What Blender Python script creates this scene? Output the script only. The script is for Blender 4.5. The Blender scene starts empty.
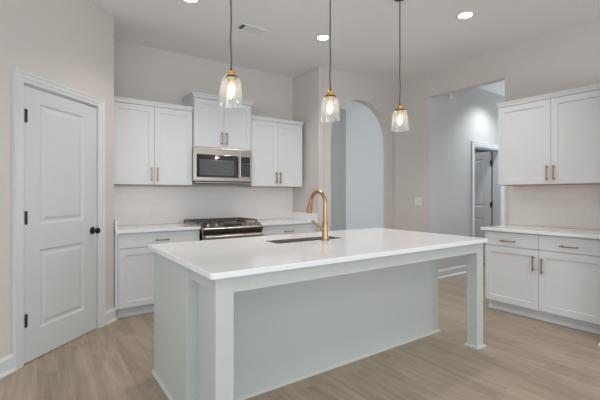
import bpy, bmesh, math, random
from mathutils import Vector, Matrix
random.seed(7)
PI = math.pi
sc = bpy.context.scene
COL = sc.collection

# ------------------------------------------------------------------ camera
CX, CY = 0.81864, 0.57430      # forward direction in plan
cam_d = bpy.data.cameras.new('camera')
cam = bpy.data.objects.new('camera', cam_d)
COL.objects.link(cam)
cam.location = (0, 0, 1.27)
cam.rotation_euler = (PI / 2, 0, math.atan2(-0.57430, 0.81864))
cam_d.sensor_width = 36
cam_d.lens = 374 / 600 * 36
cam_d.shift_y = -5.5 / 600
cam_d.clip_start = 0.05
sc.camera = cam

# ------------------------------------------------------------------ world, light, exposure
w = bpy.data.worlds.new('world'); sc.world = w; w.use_nodes = True
w.node_tree.nodes['Background'].inputs[0].default_value = (0.86, 0.93, 1.0, 1)
w.node_tree.nodes['Background'].inputs[1].default_value = 1.0
sc.view_settings.view_transform = 'Standard'
sc.view_settings.look = 'None'
sc.view_settings.gamma = 1
sc.view_settings.exposure = 0.0
try: sc.view_settings.use_curve_mapping = False
except Exception: pass
sc.cycles.max_bounces = 10
sc.cycles.diffuse_bounces = 6
sc.cycles.glossy_bounces = 4
sc.cycles.transparent_max_bounces = 16
sc.cycles.caustics_reflective = False
sc.cycles.caustics_refractive = False
sc.cycles.sample_clamp_indirect = 4
sc.cycles.use_denoising = True

def area(name, loc, d, sx, sy, power, color):
    l = bpy.data.lights.new(name, 'AREA'); l.shape = 'RECTANGLE'
    l.size = sx; l.size_y = sy; l.energy = power; l.color = color
    o = bpy.data.objects.new(name, l); COL.objects.link(o)
    o.location = loc
    o.rotation_euler = Vector(d).to_track_quat('-Z', 'Y').to_euler()
    return o
DAY = (0.80, 0.905, 1.0)
WARM = (1.0, 0.93, 0.86)
# daylight of the great-room windows behind the camera, and of the passage's unseen window
area('window_daylight_south', (0.6, -4.02, 1.55), (0, 1, 0.16), 6.6, 2.1, 135, DAY)
area('window_daylight_west', (-3.42, -0.6, 1.55), (1, 0, 0.16), 4.8, 2.1, 58, DAY)
area('window_daylight_passage', (1.12, 5.38, 1.5), (1, 0, 0), 0.8, 2.2, 76, (0.80, 0.90, 1.0))
area('window_daylight_hall', (8.85, 2.8, 1.5), (-1, 0, 0), 1.0, 2.0, 42, (0.80, 0.90, 1.0))  # area light in front of the hall's solid end wall, no window there
area('bedroom_light', (6.2, 4.6, 3.0), (0, 0, -1), 0.5, 0.5, 12, (0.84, 0.92, 1.0))  # added fill for the open hall door, no fixture
DOWN_W = 10
BULB_W = 2.0
def spot(name, loc, power, col):
    l = bpy.data.lights.new(name, 'SPOT'); l.energy = power; l.color = col
    l.spot_size = math.radians(160); l.spot_blend = 0.8; l.shadow_soft_size = 0.07
    o = bpy.data.objects.new(name, l); COL.objects.link(o); o.location = loc
    return o
# added fill spots without fixtures, unseen, over and behind the camera
for x_, y_ in ((3.0, 0.3), (1.1, 0.2), (-1.0, 1.0), (3.0, -1.6), (1.1, -1.6)):
    spot('great_room_downlight', (x_, y_, 3.03), 30, (1.0, 0.95, 0.90))

# ------------------------------------------------------------------ materials
def mat(name, col, rough=0.5, metal=0.0, noise=0.03, nscale=8, spec=0.5, bump=0.0, bscale=200):
    m = bpy.data.materials.new(name); m.use_nodes = True
    nt = m.node_tree; b = nt.nodes['Principled BSDF']
    b.inputs['Roughness'].default_value = rough
    b.inputs['Metallic'].default_value = metal
    b.inputs['Specular IOR Level'].default_value = spec
    tc = nt.nodes.new('ShaderNodeTexCoord')
    n = nt.nodes.new('ShaderNodeTexNoise'); n.inputs['Scale'].default_value = nscale
    nt.links.new(tc.outputs['Object'], n.inputs['Vector'])
    mr = nt.nodes.new('ShaderNodeMapRange')
    mr.inputs[3].default_value = 1 - noise; mr.inputs[4].default_value = 1 + noise
    nt.links.new(n.outputs[0], mr.inputs[0])
    mx = nt.nodes.new('ShaderNodeVectorMath'); mx.operation = 'SCALE'
    mx.inputs[0].default_value = col
    nt.links.new(mr.outputs[0], mx.inputs['Scale'])
    nt.links.new(mx.outputs[0], b.inputs['Base Color'])
    if bump:
        n2 = nt.nodes.new('ShaderNodeTexNoise'); n2.inputs['Scale'].default_value = bscale
        nt.links.new(tc.outputs['Object'], n2.inputs['Vector'])
        bp = nt.nodes.new('ShaderNodeBump'); bp.inputs['Strength'].default_value = bump
        bp.inputs['Distance'].default_value = 0.002
        nt.links.new(n2.outputs[0], bp.inputs['Height']); nt.links.new(bp.outputs[0], b.inputs['Normal'])
    return m
def emit(name, col, s):
    m = bpy.data.materials.new(name); m.use_nodes = True
    nt = m.node_tree; nt.nodes.clear()
    e = nt.nodes.new('ShaderNodeEmission'); e.inputs[0].default_value = (*col, 1); e.inputs[1].default_value = s
    o = nt.nodes.new('ShaderNodeOutputMaterial'); nt.links.new(e.outputs[0], o.inputs[0])
    return m

M_wall = mat('wall_paint', (0.660, 0.610, 0.576), 0.75, noise=0.015, bump=0.15)
M_hallw = mat('hall_wall_paint', (0.60, 0.60, 0.59), 0.75, noise=0.015)
M_ceil = mat('ceiling_paint', (0.86, 0.855, 0.84), 0.85, noise=0.01)
M_trim = mat('trim_paint', (0.68, 0.69, 0.70), 0.35, noise=0.01)
M_door = mat('door_paint', (0.64, 0.65, 0.655), 0.4, noise=0.01)
M_cab = mat('white_cabinet_paint', (0.70, 0.712, 0.725), 0.38, noise=0.01)
M_isl = mat('sage_grey_cabinet_paint', (0.54, 0.563, 0.54), 0.42, noise=0.01)
M_dark = mat('dark_gap', (0.03, 0.03, 0.03), 0.8)
M_gold = mat('brushed_brass', (0.50, 0.31, 0.15), 0.40, 1.0, nscale=60, noise=0.06)
M_fgold = mat('champagne_bronze', (0.44, 0.285, 0.155), 0.30, 1.0, nscale=60, noise=0.05)
M_pgold = mat('satin_gold', (0.80, 0.45, 0.10), 0.3, 1.0, nscale=60, noise=0.05)
M_blk = mat('matte_black_metal', (0.025, 0.025, 0.028), 0.4, 0.6)
M_hinge = mat('dark_bronze', (0.04, 0.045, 0.055), 0.4, 0.7)
M_cord = mat('grey_cloth_cord', (0.13, 0.12, 0.115), 0.8)
M_steel = mat('stainless_steel', (0.54, 0.49, 0.445), 0.30, 1.0, nscale=40, noise=0.05)
M_darkrefl = mat('dark_steel', (0.075, 0.072, 0.058), 0.4, 0.7, nscale=40, noise=0.1)  # steel with a dark reflection put into its colour
M_sink = mat('sink_steel', (0.34, 0.315, 0.285), 0.45, 1.0, nscale=40, noise=0.05)
M_bglass = mat('black_oven_glass', (0.015, 0.016, 0.018), 0.06, 0, spec=0.8)
M_mglass = mat('microwave_window', (0.10, 0.115, 0.125), 0.08, 0.35, spec=0.9)
M_iron = mat('cast_iron', (0.075, 0.07, 0.066), 0.45, 0.3)
M_plas = mat('white_plastic', (0.80, 0.80, 0.79), 0.35, noise=0.005)
M_slot = mat('outlet_slot', (0.30, 0.30, 0.30), 0.6)
M_disp = mat('dark_display', (0.03, 0.035, 0.04), 0.15)
M_btn = mat('button_print', (0.09, 0.10, 0.115), 0.4)
M_vent = mat('vent_metal', (0.80, 0.80, 0.79), 0.5)
M_ventd = mat('vent_shadow_metal', (0.10, 0.10, 0.10), 0.6)
M_lamp = emit('downlight_glow', (1.0, 0.93, 0.85), 14)
M_fil = emit('filament_glow', (1.0, 0.86, 0.70), BULB_W * 38)
M_maple = mat('maple_underside', (0.42, 0.30, 0.20), 0.5, noise=0.08, nscale=20)
M_warmwall = mat('warm_room_wall', (0.50, 0.38, 0.27), 0.8)

# quartz
M_quartz = mat('white_quartz', (0.84, 0.845, 0.86), 0.10, noise=0.035, nscale=3, spec=0.5)

# thin clear glass: see-through body with a glossy edge
def glassmat(name='clear_glass', haze=0.055, hcol=(0.97, 0.96, 0.95)):
    m = bpy.data.materials.new(name); m.use_nodes = True
    nt = m.node_tree; nt.nodes.clear()
    o = nt.nodes.new('ShaderNodeOutputMaterial')
    t = nt.nodes.new('ShaderNodeBsdfTransparent'); t.inputs[0].default_value = (0.96, 0.96, 0.95, 1)
    g = nt.nodes.new('ShaderNodeBsdfGlossy'); g.inputs['Roughness'].default_value = 0.05
    g.inputs[0].default_value = (0.95, 0.96, 0.97, 1)
    lw = nt.nodes.new('ShaderNodeLayerWeight'); lw.inputs[0].default_value = 0.35
    mr = nt.nodes.new('ShaderNodeMapRange'); mr.inputs[3].default_value = 0.05; mr.inputs[4].default_value = 0.65
    nt.links.new(lw.outputs['Facing'], mr.inputs[0])
    mx = nt.nodes.new('ShaderNodeMixShader')
    nt.links.new(mr.outputs[0], mx.inputs[0]); nt.links.new(t.outputs[0], mx.inputs[1]); nt.links.new(g.outputs[0], mx.inputs[2])
    # faint haze of the cast glass
    d = nt.nodes.new('ShaderNodeBsdfTranslucent'); d.inputs[0].default_value = (*hcol, 1)
    m2 = nt.nodes.new('ShaderNodeMixShader'); m2.inputs[0].default_value = haze
    nt.links.new(mx.outputs[0], m2.inputs[1]); nt.links.new(d.outputs[0], m2.inputs[2])
    nt.links.new(m2.outputs[0], o.inputs[0])
    return m
M_glass = glassmat(); M_bulbglass = glassmat('amber_bulb_glass', 0.09, (1.0, 0.85, 0.65))

def floormat():
    m = bpy.data.materials.new('oak_plank_floor'); m.use_nodes = True
    nt = m.node_tree; b = nt.nodes['Principled BSDF']; L = nt.links.new
    tc = nt.nodes.new('ShaderNodeTexCoord')
    sp = nt.nodes.new('ShaderNodeSeparateXYZ'); L(tc.outputs['Object'], sp.inputs[0])
    cb = nt.nodes.new('ShaderNodeCombineXYZ'); L(sp.outputs[1], cb.inputs[0]); L(sp.outputs[0], cb.inputs[1])
    br = nt.nodes.new('ShaderNodeTexBrick'); L(cb.outputs[0], br.inputs['Vector'])
    br.offset = 0.37; br.offset_frequency = 2; br.squash = 1
    br.inputs['Scale'].default_value = 1
    br.inputs['Brick Width'].default_value = 1.22; br.inputs['Row Height'].default_value = 0.18
    br.inputs['Mortar Size'].default_value = 0.0012; br.inputs['Mortar Smooth'].default_value = 0.5
    br.inputs['Color1'].default_value = (0.0, 0.0, 0.0, 1); br.inputs['Color2'].default_value = (1, 1, 1, 1)
    br.inputs['Mortar'].default_value = (0.3, 0.3, 0.3, 1)
    # grain, shifted per plank
    sc1 = nt.nodes.new('ShaderNodeVectorMath'); sc1.operation = 'MULTIPLY'; sc1.inputs[1].default_value = (0.9, 9, 1)
    L(cb.outputs[0], sc1.inputs[0])
    off = nt.nodes.new('ShaderNodeVectorMath'); off.operation = 'SCALE'; off.inputs['Scale'].default_value = 7.3
    L(br.outputs['Color'], off.inputs[0])
    ad = nt.nodes.new('ShaderNodeVectorMath'); L(sc1.outputs[0], ad.inputs[0]); L(off.outputs[0], ad.inputs[1])
    n1 = nt.nodes.new('ShaderNodeTexNoise'); n1.inputs['Scale'].default_value = 1.6; n1.inputs['Detail'].default_value = 5
    n1.inputs['Distortion'].default_value = 0.6
    L(ad.outputs[0], n1.inputs['Vector'])
    sc2 = nt.nodes.new('ShaderNodeVectorMath'); sc2.operation = 'MULTIPLY'; sc2.inputs[1].default_value = (5, 90, 1)
    L(cb.outputs[0], sc2.inputs[0])
    n2 = nt.nodes.new('ShaderNodeTexNoise'); n2.inputs['Scale'].default_value = 1.0; n2.inputs['Detail'].default_value = 3
    L(sc2.outputs[0], n2.inputs['Vector'])
    # knots
    sc3 = nt.nodes.new('ShaderNodeVectorMath'); sc3.operation = 'MULTIPLY'; sc3.inputs[1].default_value = (1.6, 4.2, 1)
    L(cb.outputs[0], sc3.inputs[0])
    vo = nt.nodes.new('ShaderNodeTexVoronoi'); vo.inputs['Scale'].default_value = 1.0; L(sc3.outputs[0], vo.inputs['Vector'])
    kn = nt.nodes.new('ShaderNodeMapRange'); kn.inputs[1].default_value = 0.02; kn.inputs[2].default_value = 0.14
    kn.inputs[3].default_value = 0.72; kn.inputs[4].default_value = 1.0; L(vo.outputs['Distance'], kn.inputs[0])
    r = nt.nodes.new('ShaderNodeValToRGB')
    r.color_ramp.elements[0].position = 0.18; r.color_ramp.elements[0].color = (0.255, 0.200, 0.145, 1)
    r.color_ramp.elements[1].position = 0.82; r.color_ramp.elements[1].color = (0.455, 0.375, 0.29, 1)
    L(n1.outputs[0], r.inputs[0])
    def mul(a, bsock, lo, hi, src_lo=0.0, src_hi=1.0):
        mr = nt.nodes.new('ShaderNodeMapRange')
        mr.inputs[1].default_value = src_lo; mr.inputs[2].default_value = src_hi
        mr.inputs[3].default_value = lo; mr.inputs[4].default_value = hi
        L(bsock, mr.inputs[0])
        v = nt.nodes.new('ShaderNodeVectorMath'); v.operation = 'SCALE'
        L(a, v.inputs[0]); L(mr.outputs[0], v.inputs['Scale']); return v.outputs[0]
    c = mul(r.outputs[0], br.outputs['Color'], 0.92, 1.08)
    c = mul(c, n2.outputs[0], 0.93, 1.07, 0.3, 0.7)
    c = mul(c, br.outputs['Fac'], 1.0, 0.72)
    v = nt.nodes.new('ShaderNodeVectorMath'); v.operation = 'SCALE'; L(c, v.inputs[0]); L(kn.outputs[0], v.inputs['Scale'])
    L(v.outputs[0], b.inputs['Base Color'])
    b.inputs['Roughness'].default_value = 0.42; b.inputs['Specular IOR Level'].default_value = 0.35
    return m
M_floor = floormat()

def tilemat():
    m = bpy.data.materials.new('backsplash_tile'); m.use_nodes = True
    nt = m.node_tree; b = nt.nodes['Principled BSDF']; L = nt.links.new
    tc = nt.nodes.new('ShaderNodeTexCoord')
    sp = nt.nodes.new('ShaderNodeSeparateXYZ'); L(tc.outputs['Object'], sp.inputs[0])
    cb = nt.nodes.new('ShaderNodeCombineXYZ'); L(sp.outputs[0], cb.inputs[0]); L(sp.outputs[2], cb.inputs[1])
    br = nt.nodes.new('ShaderNodeTexBrick'); L(cb.outputs[0], br.inputs['Vector'])
    br.inputs['Scale'].default_value = 1
    br.inputs['Brick Width'].default_value = 0.305; br.inputs['Row Height'].default_value = 0.0765
    br.inputs['Mortar Size'].default_value = 0.0016; br.inputs['Mortar Smooth'].default_value = 0.3
    br.inputs['Color1'].default_value = (0.86, 0.81, 0.775, 1); br.inputs['Color2'].default_value = (0.88, 0.83, 0.795, 1)
    br.inputs['Mortar'].default_value = (0.78, 0.735, 0.70, 1)
    L(br.outputs['Color'], b.inputs['Base Color'])
    b.inputs['Roughness'].default_value = 0.22
    bp = nt.nodes.new('ShaderNodeBump'); bp.inputs['Strength'].default_value = 0.35; bp.inputs['Distance'].default_value = 0.001
    bp.invert = True
    L(br.outputs['Fac'], bp.inputs['Height']); L(bp.outputs[0], b.inputs['Normal'])
    return m
M_tile = tilemat()

# ------------------------------------------------------------------ mesh helpers
def link(name, bm, m, parent=None, smooth=False, bevel=0.0, seg=2, mx=None):
    bmesh.ops.recalc_face_normals(bm, faces=bm.faces)
    me = bpy.data.meshes.new(name); bm.to_mesh(me); bm.free()
    me.materials.append(m)
    if smooth:
        for p in me.polygons: p.use_smooth = True
        try: me.set_sharp_from_angle(angle=math.radians(40))
        except Exception: pass
    o = bpy.data.objects.new(name, me); COL.objects.link(o)
    if parent: o.parent = parent
    if bevel:
        b = o.modifiers.new('bevel', 'BEVEL'); b.width = bevel; b.segments = seg; b.limit_method = 'ANGLE'
        b.angle_limit = math.radians(35)
    return o
def bx(bm, x0, x1, y0, y1, z0, z1):
    vs = [bm.verts.new((x, y, z)) for x in (x0, x1) for y in (y0, y1) for z in (z0, z1)]
    for f in ((0, 1, 3, 2), (4, 6, 7, 5), (0, 4, 5, 1), (2, 3, 7, 6), (0, 2, 6, 4), (1, 5, 7, 3)):
        bm.faces.new([vs[i] for i in f])
def B(*boxes):
    bm = bmesh.new()
    for b in boxes: bx(bm, *b)
    return bm
def box(name, b, m, parent=None, bevel=0.002):
    return link(name, B(b), m, parent, bevel=bevel)
def prism(pts, fn, d0, d1):
    """outline pts (a,b) extruded between depths d0 and d1; fn(a,b,d)->xyz"""
    bm = bmesh.new()
    A = [bm.verts.new(fn(a, b, d0)) for a, b in pts]; C = [bm.verts.new(fn(a, b, d1)) for a, b in pts]
    bm.faces.new(A); bm.faces.new(C[::-1])
    n = len(pts)
    for i in range(n): bm.faces.new((A[i], C[i], C[(i + 1) % n], A[(i + 1) % n]))
    bm.normal_update()
    bmesh.ops.triangulate(bm, faces=[f for f in bm.faces if len(f.verts) > 4], ngon_method='EAR_CLIP')
    return bm
def lathe(prof, n=32, loc=(0, 0, 0), axis='Z', bm=None):
    bm = bm or bmesh.new(); L = Vector(loc); rings = []
    def P(r, h, a):
        c, s = r * math.cos(a), r * math.sin(a)
        if axis == 'Z': v = (c, s, h)
        elif axis == 'Y': v = (c, h, s)
        else: v = (h, c, s)
        return L + Vector(v)
    for r, h in prof:
        if r < 1e-6: rings.append([bm.verts.new(P(0, h, 0))])
        else: rings.append([bm.verts.new(P(r, h, 2 * PI * i / n)) for i in range(n)])
    for a, b in zip(rings, rings[1:]):
        for i in range(n):
            j = (i + 1) % n
            if len(a) == 1 and len(b) == 1: continue
            if len(a) == 1: bm.faces.new((a[0], b[i], b[j]))
            elif len(b) == 1: bm.faces.new((a[i], a[j], b[0]))
            else: bm.faces.new((a[i], a[j], b[j], b[i]))
    return bm
def tube(pts, rad, n=16, bm=None, caps=True):
    bm = bm or bmesh.new(); pts = [Vector(p) for p in pts]
    if not isinstance(rad, (list, tuple)): rad = [rad] * len(pts)
    t = (pts[1] - pts[0]).normalized()
    u = t.orthogonal().normalized(); rings = []
    for i, p in enumerate(pts):
        if i == 0: tt = pts[1] - pts[0]
        elif i == len(pts) - 1: tt = pts[-1] - pts[-2]
        else: tt = pts[i + 1] - pts[i - 1]
        tt.normalize(); u = (u - tt * u.dot(tt)).normalized(); v = tt.cross(u)
        rings.append([bm.verts.new(p + (u * math.cos(2 * PI * k / n) + v * math.sin(2 * PI * k / n)) * rad[i]) for k in range(n)])
    for a, b in zip(rings, rings[1:]):
        for i in range(n): bm.faces.new((a[i], a[(i + 1) % n], b[(i + 1) % n], b[i]))
    if caps: bm.faces.new(rings[0][::-1]); bm.faces.new(rings[-1])
    return bm
def loft(rings_pts, close=True):
    """list of rows of xyz; rows joined; caps when close"""
    bm = bmesh.new(); rows = [[bm.verts.new(p) for p in r] for r in rings_pts]
    n = len(rows[0])
    for a, b in zip(rows, rows[1:]):
        for i in range(n): bm.faces.new((a[i], a[(i + 1) % n], b[(i + 1) % n], b[i]))
    if close: bm.faces.new(rows[0][::-1]); bm.faces.new(rows[-1])
    return bm
def thing(name, label, cat, loc=(0, 0, 0), rz=0, group=None):
    o = bpy.data.objects.new(name, None); COL.objects.link(o)
    o.empty_display_size = 0.1
    o.location = loc; o.rotation_euler = (0, 0, rz); return tag(o, label, cat, group)
def tag(o, label, cat, group=None):
    o['label'] = label; o['category'] = cat
    if group: o['group'] = group
    return o
def S(o): o['kind'] = 'structure'; return o

# ------------------------------------------------------------------ room shell
H = 3.06; W = 4.77; R = 4.71; YA = 4.105; JX = 3.206; T = 0.12
S(link('floor', B((-3.7, 9.4, -4.3, 7.0, -0.1, 0)), M_floor))
S(link('ceiling', B((-3.7, 9.4, -4.3, 7.0, H, H + 0.1)), M_ceil))
fy = lambda y0: (lambda a, b, d: (a, d, b))
fx = lambda a, b, d: (d, a, b)
PX, PY = 0.635, 4.175                                # pantry corner
# range wall, its left return (side of the pantry) and the jog return on its right
S(link('wall_back', B((PX - 0.1, JX, W, W + T, 0, H)), M_wall))
S(link('wall_pantry_side', B((PX - T, PX, PY + 0.05, W, 0, H)), M_wall))
S(link('wall_jog', prism([(JX, YA), (JX + 0.09, YA), (JX + 0.09, W + T), (JX, W + T)], lambda a, b, d: (a, b, d), 0, H), M_wall, bevel=0.012))
# arch wall
AX0, AX1, AR = 3.417, 4.63, 0.6065; AC = (AX0 + AX1) / 2; AZ = 2.70 - AR
pts = [(JX + 0.09, 0), (AX0, 0), (AX0, AZ)]
for i in range(1, 40):
    a = PI - PI * i / 40; pts.append((AC + AR * math.cos(a), AZ + AR * math.sin(a)))
pts += [(AX1, AZ), (AX1, 0), (R, 0), (R, H), (JX + 0.09, H)]
S(link('wall_arch', prism(pts, lambda a, b, d: (a, d, b), YA, YA + T), M_wall))
# right wall with the hall opening
OY0, OY1, OH = 2.322, 3.440, 2.712
pts = [(-4.2, 0), (OY0, 0), (OY0, OH), (OY1, OH), (OY1, 0), (YA + T, 0), (YA + T, H), (-4.2, H)]
S(link('wall_right', prism(pts, fx, R, R + T), M_wall))
# hall behind it: wall that carries the door
HY = 3.43
DX0, DX1, DH = 5.945, 6.775, 2.070
S(link('trim_5', B((R + 0.004, R + T, HY, HY + 0.0095, 0, OH)), M_hallw))
pts = [(R + T, 0), (DX0, 0), (DX0, DH), (DX1, DH), (DX1, 0), (9.0, 0), (9.0, H), (R + T, H)]
S(link('wall_hall_north', prism(pts, lambda a, b, d: (a, d, b), HY, HY + T), M_hallw))
S(link('wall_hall_south', B((R + T, 9.0, 1.9, 2.0, 0, H)), M_hallw))
S(link('wall_hall_end', B((9.0, 9.1, 1.9, 5.6, 0, H)), M_hallw))
S(link('wall_bedroom_side', B((5.42, 5.52, HY + T, 6.2, 0, H)), M_hallw))
S(link('wall_bedroom_north', B((5.52, 9.0, 5.6, 5.7, 0, H)), M_warmwall))
# passage behind the arch
S(link('wall_passage_north', B((0.9, 5.42, 5.9, 6.0, 0, H)), M_hallw))
S(link('wall_passage_east', B((5.32, 5.42, YA + T, 5.9, 0, H)), M_hallw))
S(link('wall_passage_west', B((0.8, 0.9, W + T, 5.9, 0, H)), M_hallw))
# pantry's diagonal wall, in the frame of its door: x along the wall, -y into the kitchen
DIAG = bpy.data.objects.new('pantry_frame', None)
dm = Matrix.Translation((-0.084, 3.456, 0)) @ Matrix.Rotation(PI / 4, 4, 'Z')
bpy.data.objects.remove(DIAG)
def place(o, m=dm): o.matrix_world = m @ o.matrix_world if False else m; return o
DWD, DHT = 0.768, 2.093
pts = [(-0.62, 0), (-0.006, 0), (-0.006, DHT + 0.006), (DWD + 0.006, DHT + 0.006), (DWD + 0.006, 0), (1.017, 0), (1.017, H), (-0.62, H)]
wp = S(link('wall_left', prism(pts, lambda a, b, d: (a, d, b), 0.0, 0.12), M_wall, bevel=0.008)); place(wp)
# rest of the great room, behind and beside the camera
lx = -0.084 - 0.62 * math.sqrt(.5); ly = 3.456 - 0.62 * math.sqrt(.5)
S(link('wall_front_left', B((-3.6, lx, ly, ly + 0.1, 0, H)), M_wall))
S(link('wall_west', B((-3.6, -3.5, -4.2, -3.1, 0, H), (-3.6, -3.5, 1.9, ly, 0, H), (-3.6, -3.5, -3.1, 1.9, 0, 0.45), (-3.6, -3.5, -3.1, 1.9, 2.65, H)), M_wall))
S(link('wall_south', B((-3.6, -2.8, -4.2, -4.1, 0, H), (4.0, R, -4.2, -4.1, 0, H), (-2.8, 4.0, -4.2, -4.1, 0, 0.45), (-2.8, 4.0, -4.2, -4.1, 2.65, H)), M_wall))

# baseboards: tall board, ogee top, shoe
def base_prof(): return [(0, 0), (0.026, 0), (0.026, 0.008), (0.018, 0.022), (0.014, 0.026), (0.014, 0.105), (0.009, 0.118), (0.006, 0.128), (0, 0.13)]
def baseboard(name, p0, p1, n):
    """from p0 to p1 in plan, n = unit normal into the room"""
    rows = []
    for p in (p0, p1): rows.append([(p[0] + n[0] * d, p[1] + n[1] * d, z) for d, z in base_prof()])
    return S(link(name, loft(rows), M_trim))
q = math.sqrt(.5)
def dg(s, d=0): return (-0.084 + s * q + d * q, 3.456 + s * q - d * q)
baseboard('baseboard_left', dg(-0.62), dg(-0.077), (q, -q))
baseboard('baseboard_pantry', dg(0.867), dg(1.025), (q, -q))
baseboard('baseboard_arch', (JX + 0.01, YA), (AX0, YA), (0, -1))
baseboard('baseboard_right', (R, OY1 - 0.012), (R, YA), (-1, 0))
baseboard('baseboard_hall', (R + 0.02, HY), (DX0 - 0.09, HY), (0, -1))
baseboard('baseboard_hall_east', (DX1 + 0.09, HY), (9.0, HY), (0, -1))
baseboard('baseboard_passage', (3.3, 5.9), (5.32, 5.9), (0, -1))
baseboard('baseboard_passage_east', (5.32, 5.9), (5.32, YA + T), (-1, 0))
baseboard('baseboard_south', (-3.5, -4.1), (R, -4.1), (0, 1))

# ------------------------------------------------------------------ doors
def casing_bm(x0, x1, top, w=0.085):
    # profile across the board: (distance out from the opening, projection)
    prof = [(0.004, 0), (0.004, 0.010), (0.012, 0.014), (0.030, 0.014), (0.036, 0.019), (0.060, 0.019), (0.070, 0.024), (w, 0.024), (w, 0)]
    rows = []
    for fxn in (lambda a: (x0 - a, 0), lambda a: (x0 - a, top + a), lambda a: (x1 + a, top + a), lambda a: (x1 + a, 0)):
        rows.append([(fxn(a)[0], -d, fxn(a)[1]) for a, d in prof])
    return loft(rows)
def panel_door_bm(wd, ht, panels, th=0.035, y0=0.0):
    """slab with moulded recessed panels on the front (-y) and back"""
    bm = bmesh.new()
    for sgn, y in ((-1, y0), (1, y0 + th)):
        xs = sorted({0, wd} | {p[0] for p in panels} | {p[1] for p in panels})
        zs = sorted({0.007, ht} | {p[2] for p in panels} | {p[3] for p in panels})
        for i in range(len(xs) - 1):
            for j in range(len(zs) - 1):
                a, b, c, d = xs[i], xs[i + 1], zs[j], zs[j + 1]
                if any(abs(a - p[0]) < 1e-6 and abs(c - p[2]) < 1e-6 for p in panels):
                    prev = None
                    for ins, dep in ((0, 0), (0.012, 0.009), (0.030, 0.009), (0.052, 0.002)):
                        yy = y - sgn * dep
                        ring = [bm.verts.new(v) for v in ((a + ins, yy, c + ins), (b - ins, yy, c + ins), (b - ins, yy, d - ins), (a + ins, yy, d - ins))]
                        if prev:
                            for k in range(4): bm.faces.new((prev[k], prev[(k + 1) % 4], ring[(k + 1) % 4], ring[k]))
                        prev = ring
                    bm.faces.new(prev)
                else:
                    bm.faces.new([bm.verts.new(v) for v in ((a, y, c), (b, y, c), (b, y, d), (a, y, d))])
    bmesh.ops.remove_doubles(bm, verts=bm.verts, dist=1e-5)
    # edges of the slab
    for (a, b) in (((0, 0.007), (wd, 0.007)), ((wd, 0.007), (wd, ht)), ((wd, ht), (0, ht)), ((0, ht), (0, 0.007))):
        bm.faces.new([bm.verts.new(v) for v in ((a[0], y0, a[1]), (b[0], y0, b[1]), (b[0], y0 + th, b[1]), (a[0], y0 + th, a[1]))])
    return bm
def hinge(parent, z, x=0.0):
    bm = lathe([(0, -0.05), (0.006, -0.05), (0.0072, -0.047), (0.0072, 0.047), (0.006, 0.05), (0, 0.05)], 12, (x, -0.006, z))
    bx(bm, x - 0.004, x + 0.016, -0.004, -0.0005, z - 0.048, z + 0.048)
    return link('hinge', bm, M_hinge, parent, smooth=True)
# pantry door
d1 = S(link('door_1', panel_door_bm(DWD - 0.006, DHT - 0.010, [(0.142, 0.600, 1.042, 1.975), (0.142, 0.600, 0.232, 0.840)]), M_door))
d1.matrix_world = dm @ Matrix.Translation((0.003, 0.003, 0))
cs = link('door_casing', casing_bm(-0.004 - 0.003, DWD + 0.004 - 0.003, DHT + 0.004), M_trim, d1); cs.location = (0, -0.003, 0)
jb = link('door_jamb', B((-0.0085, -0.0035, -0.003, 0.10, 0, DHT), (DWD - 0.0025, DWD + 0.0025, -0.003, 0.10, 0, DHT), (-0.0085, DWD + 0.0025, -0.003, 0.10, DHT + 0.001, DHT + 0.005)), M_trim, d1)
for z in (1.86, 1.095, 0.325): h = hinge(d1, z, 0.012)
kz = 0.935; kx = 0.708
bm = lathe([(0, 0.0), (0.033, 0.0), (0.034, -0.004), (0.030, -0.009), (0.014, -0.013), (0.011, -0.020), (0.011, -0.036), (0.020, -0.041), (0.027, -0.050), (0.0285, -0.058), (0.026, -0.066), (0.018, -0.071), (0, -0.072)], 28, (kx, 0, kz), 'Y')
link('door_knob', bm, M_blk, d1, smooth=True)
# hall door, hinged on its right jamb and swung away into the room beyond
d2 = S(link('door_2', panel_door_bm(0.79, 2.050, [(0.125, 0.665, 1.042, 1.92), (0.125, 0.665, 0.232, 0.840)]), M_trim))
d2.location = (DX1 - 0.040, HY + T + 0.012, 0); d2.rotation_euler = (0, 0, PI / 2)
d2.scale = (1, 1, 1)
d2.location = (DX1 - 0.034, HY + T + 0.014, 0)
# local x -> +Y, local -y -> +X ; keep slab between DX1-0.075-0.035 and DX1-0.075
cs = link('door_casing', casing_bm(DX0, DX1, DH), M_trim); S(cs)
cs.name = 'trim_1'; cs.location = (0, HY, 0)
jb = S(link('trim_2', B((DX0 - 0.0, DX0 + 0.012, HY - 0.001, HY + T + 0.001, 0, DH - 0.012), (DX1 - 0.012, DX1, HY - 0.001, HY + T + 0.001, 0, DH - 0.012), (DX0, DX1, HY - 0.001, HY + T + 0.001, DH - 0.012, DH)), M_trim))
for z in (1.84, 1.085, 0.28):
    link('hinge', B((-0.012, -0.001, -0.030, 0.048, z - 0.048, z + 0.048)), M_hinge, d2, bevel=0.002)

# windows of the great room (behind the camera)
def window_frame(n, x0, x1, y, axis):
    bxs = []
    k = 4
    def add(a0, a1, z0, z1, t=0.04):
        if axis == 'x': bxs.append((a0, a1, y - t, y + t, z0, z1))
        else: bxs.append((y - t, y + t, a0, a1, z0, z1))
    add(x0, x1, 0.45, 0.51); add(x0, x1, 2.59, 2.65)
    for i in range(k + 1):
        c = x0 + (x1 - x0) * i / k; add(max(x0, c - 0.03), min(x1, c + 0.03), 0.51, 2.59)
    S(link('window_%d' % n, B(*bxs), M_trim))
window_frame(1, -2.8, 4.0, -4.15, 'x')
window_frame(2, -3.1, 1.9, -3.55, 'y')

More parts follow.
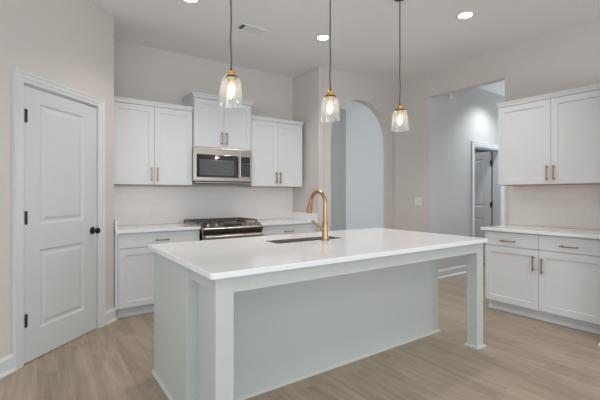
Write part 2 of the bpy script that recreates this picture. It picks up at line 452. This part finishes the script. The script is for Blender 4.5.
# ------------------------------------------------------------------ cabinets
def shaker(name, x0, x1, z0, z1, y, m, parent, fr=0.062, flat=False, th=0.019):
    """door / drawer front, outer face at y, thickness behind it (towards +y)"""
    bm = bmesh.new()
    def ring(ins, yy): return [bm.verts.new(v) for v in ((x0 + ins, yy, z0 + ins), (x1 - ins, yy, z0 + ins), (x1 - ins, yy, z1 - ins), (x0 + ins, yy, z1 - ins))]
    rs = [ring(0, y + th), ring(0, y + 0.0015), ring(0.0015, y)]
    if not flat: rs += [ring(fr, y), ring(fr + 0.003, y + 0.0085)]
    bm.faces.new(rs[0])
    for a, b in zip(rs, rs[1:]):
        for k in range(4): bm.faces.new((a[k], a[(k + 1) % 4], b[(k + 1) % 4], b[k]))
    bm.faces.new(rs[-1])
    return link(name, bm, m, parent)
def pull(parent, cx, cz, y, L=0.13, horiz=True):
    bm = bmesh.new(); h = L / 2
    def P(a, d, e=0): return (cx + a, y - d, cz + e) if horiz else (cx + e, y - d, cz + a)
    # square-ended bar on two posts
    def b(a0, a1, d0, d1, e):
        if horiz: bx(bm, cx + a0, cx + a1, y - d1, y - d0, cz - e, cz + e)
        else: bx(bm, cx - e, cx + e, y - d1, y - d0, cz + a0, cz + a1)
    b(-h, h, 0.022, 0.032, 0.0055)
    for s in (-1, 1):
        c = s * (h - 0.018); b(c - 0.005, c + 0.005, 0.0, 0.022, 0.005)
        b(c - 0.008, c + 0.008, 0.0, 0.003, 0.008)
    return link('handle', bm, M_gold, parent, bevel=0.0012)
def crown(parent, x0, x1, yf, yb, z, m, sides=(1, 1), h=0.055, p=0.035):
    prof = [(0, 0), (0.15 * p, 0), (0.15 * p, 0.010), (0.3 * p, 0.016), (0.55 * p, 0.030), (p * 0.85, h - 0.014), (p, h - 0.012), (p, h)]
    rows = []
    for o, dz in prof:
        l = o if sides[0] else 0; r = o if sides[1] else 0
        rows.append([(x0 - l, yb, z + dz), (x0 - l, yf - o, z + dz), (x1 + r, yf - o, z + dz), (x1 + r, yb, z + dz)])
    return link('crown_moulding', loft(rows), m, parent)
G = 0.0015
def upper(label, loc, rz, wd, depth, z0, z1, sides, handles=True, hz=None, group='white shaker wall cabinets', filler=0.0, hl=0.16, cp_=0.016):
    """origin: back left on the wall plane at floor level; x right, front at -depth; door face beyond box"""
    t = thing('wall_cabinet', label, 'cabinet', loc, rz, group)
    box('cabinet_box', (0, wd, -depth + 0.02, -0.001, z0, z1 - 0.05), M_cab, t, 0.001)
    box('underside', (0.004, wd - 0.004, -depth + 0.024, -0.012, z0 - 0.004, z0), M_maple, t, 0.0)
    mid = wd / 2
    for k, (a, b) in enumerate(((0.003, mid - G), (mid + G, wd - 0.003 - filler))):
        d = shaker('door', a, b, z0 + 0.003, z1 - 0.055, -depth, M_cab, t)
        hx = (b - 0.030) if k == 0 else (a + 0.030)
        pull(d, hx, (hz or z0 + 0.12), -depth, hl, False)
    # dark reveal between the pair of doors is the real gap; box face sits behind
    crown(t, 0, wd, -depth + 0.0, -0.001, z1 - 0.05, M_cab, sides, h=0.05, p=cp_)
    return t
upper('white two-door wall cabinet left of the microwave, beside the pantry corner', (PX + 0.012, W, 0), 0, 0.878, 0.35, 1.38, 2.32, (0, 0), hz=1.500)
upper('shorter, higher-set white cabinet directly above the microwave', (1.535, W, 0), 0, 0.765, 0.372, 1.845, 2.49, (1, 1), hz=1.968, cp_=0.034)
upper('white two-door wall cabinet right of the microwave, in the back corner', (2.310, W, 0), 0, 0.835, 0.35, 1.38, 2.32, (0, 1), hz=1.500)
upper('large white two-door wall cabinet on the right wall beside the hall opening', (R, 2.226, 0), -PI / 2, 1.084, 0.35, 1.378, 2.32, (1, 0), hz=1.497)

def base(label, loc, rz, wd, depth, fronts, m=M_cab, group='white shaker base cabinets', panel_side=None, htop=0.875, toe=0.07):
    """fronts: list of ('drawer'|'door', x0, x1, z0, z1, handle x, handle z, horizontal)"""
    t = thing('base_cabinet', label, 'cabinet', loc, rz, group)
    bm = B((0, wd, -depth + 0.02, -0.001, 0.105, htop), (0.0, wd, -depth + 0.02 + toe, -0.001, 0.0, 0.105))
    link('cabinet_box', bm, m, t)
    rows = [[(x, -depth + 0.02 + toe - d, z) for d, z in ((0, 0), (0.022, 0), (0.022, 0.014), (0.010, 0.032), (0.010, 0.1), (0, 0.1))] for x in (-0.0, wd)]
    link('toe_kick', loft(rows), M_trim, t)
    for f in fronts:
        kind, a, b, z0, z1, hx, hz, hor = f
        d = shaker(kind, a, b, z0, z1, -depth, m, t, flat=(kind == 'drawer'))
        if hx is not None: pull(d, hx, hz, -depth, 0.155, hor)
    return t
# depth: door face 0.605 + from wall
D = 0.625
base('white base cabinet with gold drawer pull left of the range', (PX + 0.002, W, 0), 0, 0.879, D, [
    ('drawer', 0.035, 0.872, 0.722, 0.862, 0.46, 0.786, True),
    ('door', 0.035, 0.458, 0.112, 0.711, 0.428, 0.60, False), ('door', 0.462, 0.872, 0.112, 0.711, 0.492, 0.60, False)])
base('white base cabinet right of the range, mostly hidden behind the island', (2.294, W, 0), 0, 0.910, D, [
    ('drawer', 0.012, 0.850, 0.722, 0.862, 0.425, 0.786, True),
    ('door', 0.012, 0.429, 0.112, 0.711, 0.40, 0.60, False), ('door', 0.433, 0.850, 0.112, 0.711, 0.463, 0.60, False)])
base('white base cabinet on the right wall with two drawers and two doors', (R, 2.232, 0), -PI / 2, 1.092, 0.62, [
    ('drawer', 0.003, 0.5435, 0.720, 0.862, 0.255, 0.775, True), ('drawer', 0.5465, 1.089, 0.720, 0.862, 0.810, 0.776, True),
    ('door', 0.003, 0.5435, 0.112, 0.709, 0.500, 0.578, False), ('door', 0.5465, 1.089, 0.112, 0.709, 0.578, 0.560, False)])
# tall end panel at the far right
t = thing('refrigerator_end_panel', 'tall white end panel whose foot just shows at the right edge of the photo', 'panel', (R, 1.125, 0), -PI / 2)
box('panel', (0, 0.04, -0.832, -0.001, 0, 2.40), M_cab, t)
rows = []
for o_, z in ((0, 0.0), (0.014, 0.0), (0.014, 0.010), (0.004, 0.020), (0, 0.022)):
    rows.append([(-o_, -0.001, z), (-o_, -0.832 - o_, z), (0.04 + o_, -0.832 - o_, z), (0.04 + o_, -0.001, z)])
link('plinth', loft(rows[1:]), M_trim, t)

# worktops (on the cabinets) with side splashes
def slab(pts, z0, z1, r=0.0): return prism(pts, lambda a, b, d: (a, b, d), z0, z1)
CT0, CT1 = 0.8755, 0.9055
t = thing('countertop', 'white quartz worktop left of the range, ending at the pantry corner', 'countertop', (0, 0, 0), 0, 'white quartz perimeter worktops')
link('worktop', slab([(PX + 0.002, W - 0.65), (1.516, W - 0.65), (1.516, W - 0.003), (PX + 0.002, W - 0.003)], CT0, CT1), M_quartz, t, bevel=0.003)
box('side_splash', (PX + 0.002, PX + 0.022, W - 0.63, W - 0.013, CT1, CT1 + 0.105), M_quartz, t)
t = thing('countertop', 'white quartz worktop right of the range, ending in the back corner', 'countertop', (0, 0, 0), 0, 'white quartz perimeter worktops')
link('worktop', slab([(2.294, W - 0.65), (JX - 0.002, W - 0.65), (JX - 0.002, W - 0.003), (2.294, W - 0.003)], CT0, CT1), M_quartz, t, bevel=0.003)
box('side_splash', (JX - 0.022, JX - 0.002, W - 0.63, W - 0.013, CT1, CT1 + 0.105), M_quartz, t)
t = thing('countertop', 'white quartz worktop along the right wall under the wall cabinet', 'countertop', (0, 0, 0), 0, 'white quartz perimeter worktops')
link('worktop', slab([(R - 0.65, 1.128), (R - 0.003, 1.128), (R - 0.003, 2.268), (R - 0.65, 2.268)], CT0, CT1), M_quartz, t, bevel=0.003)

# tiled splashbacks
t1 = S(link('trim_3', B((0, JX - PX - 0.004, -0.010, -0.0005, 0, 1.38 - CT1 - 0.006)), M_tile)); t1.location = (PX + 0.002, W, CT1 + 0.001)
t2 = S(link('trim_4', B((0, 1.13, -0.010, -0.0005, 0, 1.378 - CT1 - 0.006)), M_tile)); t2.location = (R, 2.262, CT1 + 0.001); t2.rotation_euler = (0, 0, -PI / 2)

# ------------------------------------------------------------------ island
isl = thing('kitchen_island', 'pale sage-grey kitchen island with two square legs and open seating side', 'kitchen island', (0.69, 1.68, 0))
IW = 3.035 - 0.69     # overall width; local x 0..IW, local y 0 = front of legs
BY0, BY1 = 0.44, 1.12
link('cabinet_box', B((0.0, IW, BY0, BY1 - 0.02, 0.105, 0.875), (0.0, IW, BY0, BY1 - 0.09, 0, 0.105)), M_isl, isl, bevel=0.001)
box('back_panel', (0.095, IW + 0.012, BY0 - 0.012, BY0, 0, 0.875), M_isl, isl, 0.0015)
box('end_panel', (-0.010, 0.0, BY0 - 0.03, BY1 - 0.02, 0, 0.875), M_isl, isl, 0.0015)
box('end_panel', (IW, IW + 0.012, BY0, BY1 - 0.02, 0, 0.875), M_isl, isl, 0.0015)
# framed infill between cabinet and near-left leg
stile = box('corner_stile', (-0.018, 0.07, BY0 - 0.078, BY0 - 0.031, 0, 0.875), M_isl, isl, 0.002)
inf = link('infill_panel', B((0.048, 0.085, 0.09, BY0 - 0.078, 0, 0.875)), M_isl, isl)
box('top_rail', (0.004, 0.048, 0.09, BY0 - 0.078, 0.800, 0.875), M_isl, isl, 0.0015)
box('bottom_rail', (0.004, 0.048, 0.09, BY0 - 0.078, 0.0, 0.11), M_isl, isl, 0.0015)
def leg(x0, x1):
    l = box('leg', (x0, x1, 0.0, 0.095, 0, 0.875), M_isl, isl, 0.003)
    rows = []
    for o_, z in ((0.018, 0.0), (0.018, 0.010), (0.005, 0.020), (0.0, 0.022)):
        rows.append([(x0 - o_, -o_, z), (x1 + o_, -o_, z), (x1 + o_, 0.095 + o_, z), (x0 - o_, 0.095 + o_, z)])
    link('plinth', loft(rows), M_isl, l)
leg(0.0, 0.095); leg(IW - 0.075, IW + 0.015)
box('apron', (0.095, IW - 0.075, 0.004, 0.026, 0.79, 0.875), M_isl, isl, 0.0015)
box('apron', (IW - 0.025, IW - 0.004, 0.095, BY0 - 0.012, 0.79, 0.875), M_isl, isl, 0.0015)
sh = [(0, 0), (0.016, 0), (0.016, 0.006), (0.011, 0.014), (0.004, 0.019), (0, 0.02)]
rows = [[(x, BY0 - 0.012 - d, z) for d, z in sh] for x in (0.062, IW + 0.028)]
link('shoe_moulding', loft(rows), M_isl, isl)
rows = [[(-0.010 - d, y, z) for d, z in sh] for y in (BY0 - 0.03, BY1 - 0.01)]
link('shoe_moulding', loft(rows), M_isl, isl)
# cabinet fronts on the working side
back = bpy.data.objects.new('cabinet_fronts', None)
bpy.data.objects.remove(back)
def rear_front(kind, a, b, z0, z1, hx, hz, hor):
    d = shaker(kind, a, b, z0, z1, 0.0, M_isl, isl, flat=(kind == 'drawer'))
    d.location = (IW, BY1, 0); d.rotation_euler = (0, 0, PI)
    pull(d, hx, hz, 0.0, 0.13, hor)
rear_front('door', 0.02, 0.40, 0.112, 0.711, 0.37, 0.6, False); rear_front('drawer', 0.02, 0.40, 0.722, 0.862, 0.21, 0.79, True)
rear_front('door', 0.75, 1.195, 0.112, 0.862, 1.165, 0.7, False); rear_front('door', 1.20, 1.645, 0.112, 0.862, 1.23, 0.7, False)
rear_front('door', 1.66, IW - 0.02, 0.112, 0.711, 1.69, 0.6, False); rear_front('drawer', 1.66, IW - 0.02, 0.722, 0.862, 2.0, 0.79, True)

# dishwasher gap 0.40-0.75 closed with a plain door
rear_front('door', 0.405, 0.745, 0.112, 0.862, 0.71, 0.7, False)

# island worktop with sink cutout
SX0, SX1, SY0, SY1 = 1.46, 2.11, 2.365, 2.585
def rounded(x0, x1, y0, y1, r, n=6):
    out = []
    for cx, cy, a0 in ((x1 - r, y0 + r, -PI / 2), (x1 - r, y1 - r, 0), (x0 + r, y1 - r, PI / 2), (x0 + r, y0 + r, PI)):
        for i in range(n + 1):
            a = a0 + PI / 2 * i / n; out.append((cx + r * math.cos(a), cy + r * math.sin(a)))
    return out
def holed_slab(outer, inner, z0, z1):
    bm = bmesh.new()
    n = len(outer)
    for z in (z0, z1):
        O = [bm.verts.new((x, y, z)) for x, y in outer]; I = [bm.verts.new((x, y, z)) for x, y in inner]
        if z == z0: O0, I0 = O, I
        for k in range(n):
            j = (k + 1) % n
            bm.faces.new((O[k], O[j], I[j], I[k]))
    for k in range(n):
        j = (k + 1) % n
        bm.faces.new((O0[k], O[k], O[j], O0[j])); bm.faces.new((I0[k], I0[j], I[j], I[k]))
    return bm
ct = link('countertop', holed_slab(rounded(0.654, 3.062, 1.640, 2.875, 0.022), rounded(SX0, SX1, SY0, SY1, 0.02), CT0, CT1), M_quartz, bevel=0.003)
tag(ct, 'large white quartz island worktop with the sink cut into it', 'countertop')

# undermount sink
sk = thing('sink', 'stainless steel undermount sink set in the island worktop', 'sink', ((SX0 + SX1) / 2, (SY0 + SY1) / 2, 0.66))
hx, hy = (SX1 - SX0) / 2, (SY1 - SY0) / 2
bm = bmesh.new(); rws = []
for ins, z, r in ((0.0015, 0.2420, 0.0185), (0.004, 0.2425, 0.0185), (0.006, 0.2405, 0.022), (0.012, 0.03, 0.04), (0.03, 0.012, 0.05), (0.10, 0.006, 0.03)):
    rws.append([bm.verts.new((x, y, z)) for x, y in rounded(-hx + ins, hx - ins, -hy + ins, hy - ins, r)])
for a, b in zip(rws, rws[1:]):
    for k in range(len(a)): bm.faces.new((a[k], a[(k + 1) % len(a)], b[(k + 1) % len(a)], b[k]))
bm.faces.new(rws[-1])
o = link('basin', bm, M_sink, sk, smooth=True)
sd = o.modifiers.new('thick', 'SOLIDIFY'); sd.thickness = 0.0015; sd.offset = 0
link('drain', lathe([(0, 0.004), (0.02, 0.005), (0.035, 0.009), (0.043, 0.010), (0.045, 0.0075)], 24), M_steel, sk, smooth=True)

# cabinet box would run through the sink: cut it
cb_ = [c for c in isl.children if c.name.startswith('cabinet_box')][0]
bm = B((0.0, IW, BY0, SY0 - 1.68 - 0.03, 0.105, 0.875), (0.0, IW, SY1 - 1.68 + 0.03, BY1 - 0.02, 0.105, 0.875),
       (0.0, SX0 - 0.69 - 0.03, SY0 - 1.71, SY1 - 1.65, 0.105, 0.875), (SX1 - 0.69 + 0.03, IW, SY0 - 1.71, SY1 - 1.65, 0.105, 0.875),
       (SX0 - 0.72, SX1 - 0.66, SY0 - 1.71, SY1 - 1.65, 0.105, 0.63), (0.0, IW, BY0, BY1 - 0.09, 0, 0.105))
bm.to_mesh(cb_.data); bm.free(); cb_.modifiers.clear()

# faucet
fa = thing('kitchen_faucet', 'gold gooseneck pull-down kitchen faucet standing at the sink', 'faucet', (1.872, 2.320, CT1))
link('faucet_body', lathe([(0, 0), (0.033, 0), (0.033, 0.006), (0.0265, 0.011), (0.0245, 0.05), (0.0235, 0.10), (0.023, 0.135), (0.0195, 0.142), (0.0165, 0.15)], 28), M_fgold, fa, smooth=True)
pts = [(0, 0, 0.145), (0, 0, 0.20), (0, 0, 0.27)]
rr = 0.092
for i in range(0, 21):
    a = PI * i / 20 * 0.93; pts.append((0, rr - rr * math.cos(a), 0.300 + rr * 0.95 * math.sin(a)))
link('spout', tube(pts, [0.018, 0.0165, 0.016] + [0.0155] * 21, 18), M_fgold, fa, smooth=True)
e = Vector(pts[-1]); dr = (e - Vector(pts[-2])).normalized()
ps = [e - dr * 0.004, e + dr * 0.004, e + dr * 0.03, e + dr * 0.07, e + dr * 0.108, e + dr * 0.112]
link('spray_head', tube(ps, [0.0158, 0.018, 0.019, 0.0235, 0.026, 0.023], 22), M_fgold, fa, smooth=True)
ld = Vector((-0.75, 0.62, 0.0)).normalized()
link('valve_hub', tube([(0, 0, 0.095), tuple(ld * 0.030 + Vector((0, 0, 0.097))), tuple(ld * 0.042 + Vector((0, 0, 0.100)))], [0.0185, 0.0175, 0.012], 20), M_fgold, fa, smooth=True)
link('lever', tube([tuple(ld * 0.028 + Vector((0, 0, 0.100))), tuple(ld * 0.055 + Vector((0, 0, 0.120))), tuple(ld * 0.095 + Vector((0, 0, 0.147))), tuple(ld * 0.106 + Vector((0, 0, 0.155)))], [0.011, 0.009, 0.0105, 0.008], 14), M_fgold, fa, smooth=True)

# ------------------------------------------------------------------ range
RG = thing('gas_range', 'stainless steel slide-in gas range with black cast-iron grates', 'range', (1.905, W - 0.004, 0))
w2 = 0.381
link('range_body', B((-w2 + 0.002, w2 - 0.002, -0.655, -0.02, 0.10, 0.907), (-w2 + 0.02, w2 - 0.02, -0.60, -0.04, 0.0, 0.10)), M_blk, RG)
link('cooktop', B((-w2 - 0.008, w2 + 0.008, -0.60, -0.02, 0.907, 0.919)), M_steel, RG, bevel=0.003)
# sloping control panel with rounded nose
prof = [(-0.585, 0.907), (-0.585, 0.925), (-0.60, 0.928), (-0.704, 0.884), (-0.711, 0.876), (-0.690, 0.829), (-0.655, 0.829)]
rows = [[(x, y, z) for y, z in prof] for x in (-w2 - 0.001, w2 + 0.001)]
cp = link('control_panel', loft(rows), M_steel, RG, bevel=0.003)
bm = bmesh.new()
rr_ = [[(x, -0.7115, 0.871), (x, -0.7130, 0.870), (x, -0.6925, 0.8285), (x, -0.6910, 0.829)] for x in (-w2, w2)]
link('front_trim', loft(rr_), M_darkrefl, cp)  # added strip, its dark colour stands in for the nose's reflection
sl = math.atan2(0.044, 0.104)
def on_panel(s): return (-0.60 - s * 0.104, 0.928 - s * 0.044)
bm = bmesh.new()
for s0, s1, xa, xb in ((0.25, 0.72, -0.10, 0.12),):
    y0_, z0_ = on_panel(s0); y1_, z1_ = on_panel(s1)
    rr_ = [[(x, y0_, z0_ + e_) for e_ in (0.0, 0.002)] + [(x, y1_, z1_ + e_) for e_ in (0.002, 0.0)] for x in (xa, xb)]
    vs = [[bm.verts.new(p) for p in r_] for r_ in rr_]
    for i in range(4): bm.faces.new((vs[0][i], vs[0][(i + 1) % 4], vs[1][(i + 1) % 4], vs[1][i]))
    bm.faces.new(vs[0]); bm.faces.new(vs[1])
link('display', bm, M_disp, cp)
for kx_ in (-0.305, -0.205, 0.195, 0.265, 0.335):
    bm = lathe([(0, 0), (0.021, 0), (0.022, 0.004), (0.018, 0.007), (0.0165, 0.026), (0.014, 0.031), (0, 0.032)], 20)
    bx(bm, -0.003, 0.003, -0.018, 0.018, 0.028, 0.036)
    k = link('knob', bm, M_steel, cp, smooth=True)
    y_, z_ = on_panel(0.48); k.location = (kx_, y_, z_); k.rotation_euler = (sl, 0, 0)
od = link('oven_door', B((-w2 + 0.003, w2 - 0.003, -0.695, -0.66, 0.20, 0.822)), M_steel, RG, bevel=0.004)
link('oven_window', B((-w2 + 0.004, w2 - 0.004, -0.6975, -0.6952, 0.806, 0.821), (-0.26, 0.26, -0.6975, -0.6952, 0.33, 0.68)), M_bglass, od)
link('oven_handle', tube([(-0.365, -0.745, 0.785), (0.365, -0.745, 0.785)], 0.019, 18), M_steel, od, smooth=True)
for x_ in (-0.335, 0.305): link('handle_mount', B((x_, x_ + 0.03, -0.745, -0.695, 0.775, 0.795)), M_steel, od)
link('storage_drawer', B((-w2 + 0.003, w2 - 0.003, -0.69, -0.66, 0.105, 0.192)), M_steel, RG, bevel=0.004)
for bxp, byp in ((-0.24, -0.45), (-0.24, -0.19), (0.24, -0.45), (0.24, -0.19), (0.0, -0.32)):
    link('burner', lathe([(0, 0.0), (0.048, 0.0), (0.050, 0.006), (0.036, 0.010), (0.036, 0.018), (0, 0.020)], 20, (bxp, byp, 0.917)), M_iron, RG, smooth=True)
for gx0, gx1 in ((-0.386, -0.130), (-0.127, 0.127), (0.130, 0.386)):
    bm = bmesh.new(); zt = 0.942; zb = 0.955; y0g, y1g = -0.540, -0.05
    for y in (y0g, y1g - 0.012, (y0g + y1g) / 2 - 0.006): bx(bm, gx0, gx1, y, y + 0.012, zt, zb)
    for x in (gx0, gx1 - 0.012): bx(bm, x, x + 0.012, y0g, y1g, zt, zb)
    cxg = (gx0 + gx1) / 2
    for yc in (-0.45, -0.19):
        bx(bm, cxg - 0.005, cxg + 0.005, yc - 0.10, yc - 0.03, zt + 0.002, zb + 0.003); bx(bm, cxg - 0.005, cxg + 0.005, yc + 0.03, yc + 0.10, zt + 0.002, zb + 0.003)
        bx(bm, gx0, cxg - 0.035, yc - 0.005, yc + 0.005, zt + 0.002, zb + 0.003); bx(bm, cxg + 0.035, gx1, yc - 0.005, yc + 0.005, zt + 0.002, zb + 0.003)
    for x in (gx0, gx1 - 0.014):
        for y in (y0g, y1g - 0.014): bx(bm, x, x + 0.014, y, y + 0.014, 0.917, zt)
    link('grate', bm, M_iron, RG)

# ------------------------------------------------------------------ microwave
MW = thing('microwave', 'stainless steel over-the-range microwave under the short cabinet', 'microwave', (1.9095, W - 0.012, 1.412))
MD = 0.385; mw = 0.380
link('microwave_case', B((-mw, mw, -MD + 0.02, 0, 0.012, 0.430)), M_blk, MW)
dr_x = mw - 0.165
mdoor = link('door', B((-mw - 0.013, dr_x, -MD - 0.012, -MD + 0.02, 0.022, 0.430)), M_steel, MW, bevel=0.004)
link('door_glass', B((-mw + 0.024, dr_x - 0.030, -MD - 0.0145, -MD - 0.0122, 0.068, 0.345)), M_bglass, mdoor, bevel=0.001)
link('window_screen', B((-mw + 0.055, dr_x - 0.085, -MD - 0.016, -MD - 0.0146, 0.095, 0.285)), M_mglass, mdoor)
link('handle', tube([(dr_x - 0.018, -MD - 0.045, 0.085), (dr_x - 0.018, -MD - 0.045, 0.33)], 0.010, 14), M_steel, mdoor, smooth=True)
for z_ in (0.095, 0.30): link('handle_mount', B((dr_x - 0.026, dr_x - 0.010, -MD - 0.045, -MD - 0.012, z_, z_ + 0.02)), M_steel, mdoor)
mp = link('control_panel', B((dr_x + 0.002, mw, -MD - 0.012, -MD + 0.02, 0.022, 0.430)), M_steel, MW, bevel=0.004)
link('keypad', B((dr_x + 0.012, mw - 0.028, -MD - 0.0145, -MD - 0.0122, 0.085, 0.340)), M_bglass, mp)
bm = bmesh.new()
for i in range(3):
    for j in range(5):
        x = dr_x + 0.026 + i * 0.034; z = 0.105 + j * 0.033
        bx(bm, x, x + 0.024, -MD - 0.0155, -MD - 0.0146, z, z + 0.018)
link('button_print', bm, M_btn, mp)
link('vent_tray', B((-mw + 0.01, mw - 0.01, -MD + 0.0, -0.02, 0.0, 0.012)), M_steel, MW, bevel=0.002)
link('vent_filter', B((-0.30, -0.05, -MD + 0.06, -0.10, -0.004, 0.0), (0.05, 0.30, -MD + 0.06, -0.10, -0.004, 0.0)), M_iron, MW)

# ------------------------------------------------------------------ pendants
def make_pendant(label, x, y):
    t = thing('pendant_lamp', label, 'pendant lamp', (x, y, H), 0, 'glass pendant lamps over the island')
    zb = 1.850 - H; zt = zb + 0.178        # shade bottom / top
    link('canopy', lathe([(0, 0), (0.060, 0), (0.060, -0.008), (0.052, -0.020), (0.012, -0.026), (0.006, -0.034), (0, -0.034)], 28), M_blk, t, smooth=True)
    n = 26; ph = x * 5
    pts = [(0.0022 * math.sin(i * 0.9 + ph) * (i / n), 0.0022 * math.cos(i * 0.7 + ph) * (i / n), -0.03 + (zt + 0.050 + 0.03) * i / n) for i in range(n + 1)]
    pts[-1] = (0, 0, zt + 0.050)
    link('cord', tube(pts, 0.0055, 8), M_cord, t, smooth=True)
    link('strain_relief', lathe([(0, zt + 0.062), (0.006, zt + 0.062), (0.008, zt + 0.050), (0.008, zt + 0.043), (0, zt + 0.043)], 14), M_blk, t, smooth=True)
    link('socket', lathe([(0, zt + 0.044), (0.020, zt + 0.044), (0.0255, zt + 0.040), (0.0265, zt + 0.012), (0.021, zt + 0.006), (0.020, zt - 0.030), (0, zt - 0.030)], 26), M_pgold, t, smooth=True)
    link('shade_ring', lathe([(0.022, zt + 0.013), (0.040, zt + 0.011), (0.046, zt + 0.005), (0.046, zt + 0.0015), (0.022, zt + 0.0015)], 30), M_blk, t, smooth=True)
    prof = [(0.028, zt), (0.046, zt - 0.001), (0.0575, zt - 0.007), (0.0645, zt - 0.020), (0.069, zt - 0.05), (0.0735, zt - 0.10), (0.0785, zt - 0.15), (0.0815, zb),
            (0.0785, zb), (0.0755, zt - 0.15), (0.0705, zt - 0.10), (0.066, zt - 0.05), (0.0615, zt - 0.022), (0.0555, zt - 0.010), (0.045, zt - 0.004), (0.028, zt - 0.003)]
    link('lamp_shade', lathe(prof, 40), M_glass, t, smooth=True)
    bl = link('bulb', lathe([(0.012, zt - 0.03), (0.013, zt - 0.04), (0.020, zt - 0.058), (0.025, zt - 0.078), (0.0255, zt - 0.092), (0.021, zt - 0.112), (0.012, zt - 0.128), (0.005, zt - 0.136), (0, zt - 0.138)], 26), M_bulbglass, t, smooth=True)
    link('filament', lathe([(0, zt - 0.048), (0.006, zt - 0.052), (0.0105, zt - 0.066), (0.012, zt - 0.082), (0.0105, zt - 0.098), (0.006, zt - 0.112), (0, zt - 0.116)], 18), M_fil, bl, smooth=True)
    return t
PYY = 2.25
make_pendant('clear glass pendant lamp hanging in front of the microwave cabinet', 1.030, PYY)
make_pendant('clear glass pendant lamp beside the left edge of the arch', 1.866, PYY)
make_pendant('clear glass pendant lamp nearest the hall opening, right of the arch', 2.682, PYY)

# ------------------------------------------------------------------ ceiling fittings
def downlight(label, x, y, power=None, col=WARM, g='recessed ceiling downlights'):
    t = thing('recessed_downlight', label, 'ceiling light', (x, y, H), 0, g)
    link('trim_ring', lathe([(0.062, -0.001), (0.066, -0.006), (0.086, -0.004), (0.092, 0.0)], 36), M_plas, t, smooth=True)
    link('lens', lathe([(0, -0.0035), (0.050, -0.0035), (0.064, -0.002)], 32), M_lamp, t)
    l = bpy.data.lights.new('downlight_beam', 'SPOT'); l.energy = power or DOWN_W * 5.5; l.color = col
    l.spot_size = math.radians(128); l.spot_blend = 0.8; l.shadow_soft_size = 0.06
    lo = bpy.data.objects.new('downlight_beam', l); COL.objects.link(lo); lo.parent = t; lo.location = (0, 0, -0.02)
    return t
downlight('lit recessed ceiling light beside the middle pendant cord', 2.665, 3.34)
downlight('lit recessed ceiling light toward the right wall', 3.495, 2.11)
downlight('lit recessed ceiling light cut by the top edge of the photo', 1.140, 3.37)
spot('hall_ceiling_light', (6.15, 2.95, 3.03), 64, (0.92, 0.96, 1.0)).data.spot_size = math.radians(128)

v = thing('ceiling_vent', 'white rectangular ceiling air vent with dark louvres at one end', 'air vent', (1.890, 3.615, H), 0.0)
link('vent_frame', B((-0.15, 0.15, -0.08, -0.064, -0.010, 0), (-0.15, 0.15, 0.064, 0.08, -0.010, 0), (-0.15, -0.134, -0.064, 0.064, -0.010, 0), (0.134, 0.15, -0.064, 0.064, -0.010, 0)), M_vent, v, bevel=0.002)
bm = bmesh.new()
for i in range(10):
    x = -0.088 + i * 0.0222; bx(bm, x, x + 0.0205, -0.063, 0.063, -0.008, -0.004)
link('louvre', bm, M_vent, v)
link('duct_opening', B((-0.133, 0.133, -0.063, 0.063, -0.002, -0.0005)), M_ventd, v)

# ------------------------------------------------------------------ plates
def plate(name, label, cat, loc, rz, wd, ht, kind, group=None):
    t = thing(name, label, cat, loc, rz, group)
    link('cover_plate', B((-wd / 2, wd / 2, -0.006, 0, -ht / 2, ht / 2)), M_plas, t, bevel=0.003)
    if kind == 'outlet_v' or kind == 'outlet_h':
        for s in (-1, 1):
            c = s * 0.020
            r_ = (-0.017, 0.017, -0.008, -0.006, c - 0.014, c + 0.014) if kind == 'outlet_v' else (c - 0.014, c + 0.014, -0.008, -0.006, -0.017, 0.017)
            so = link('socket', B(r_), M_plas, t, bevel=0.0015)
            for q_ in (-0.006, 0.006):
                z = (q_ - 0.001, q_ + 0.001, -0.0086, -0.0081, c - 0.004, c + 0.006) if kind == 'outlet_v' else (c - 0.004, c + 0.006, -0.0086, -0.0081, q_ - 0.001, q_ + 0.001)
                link('slot', B(z), M_slot, so)
    else:
        for s in (-1, 1):
            link('rocker_switch', B((s * 0.023 - 0.016, s * 0.023 + 0.016, -0.0095, -0.006, -0.033, 0.033)), M_plas, t, bevel=0.002)
    return t
plate('wall_outlet', 'white horizontal outlet on the tiled splashback left of the range', 'outlet', (1.166, W - 0.0105, 1.012), 0, 0.118, 0.072, 'outlet_h', 'splashback outlets')
plate('wall_outlet', 'white horizontal outlet on the tiled splashback just right of the range', 'outlet', (2.545, W - 0.0105, 1.018), 0, 0.118, 0.072, 'outlet_h', 'splashback outlets')
plate('wall_outlet', 'white upright outlet on the splashback under the right-wall cabinet', 'outlet', (R - 0.0105, 1.408, 1.178), -PI / 2, 0.074, 0.118, 'outlet_v', 'splashback outlets')
plate('light_switch', 'white double light switch on the wall between arch and hall opening', 'light switch', (R - 0.0005, 3.598, 1.168), -PI / 2, 0.118, 0.118, 'switch')

det = thing('wall_detector', 'small white round detector high on the hall wall under the header', 'detector', (5.262, HY, 2.80), 0)
link('detector_base', lathe([(0, 0), (0.055, 0), (0.057, -0.008), (0.050, -0.026), (0.036, -0.032), (0, -0.033)], 28, (0, 0, 0), 'Y'), M_plas, det, smooth=True)
link('sensor_cap', lathe([(0.018, -0.033), (0.018, -0.038), (0, -0.040)], 16, (0, 0, 0), 'Y'), M_plas, det, smooth=True)
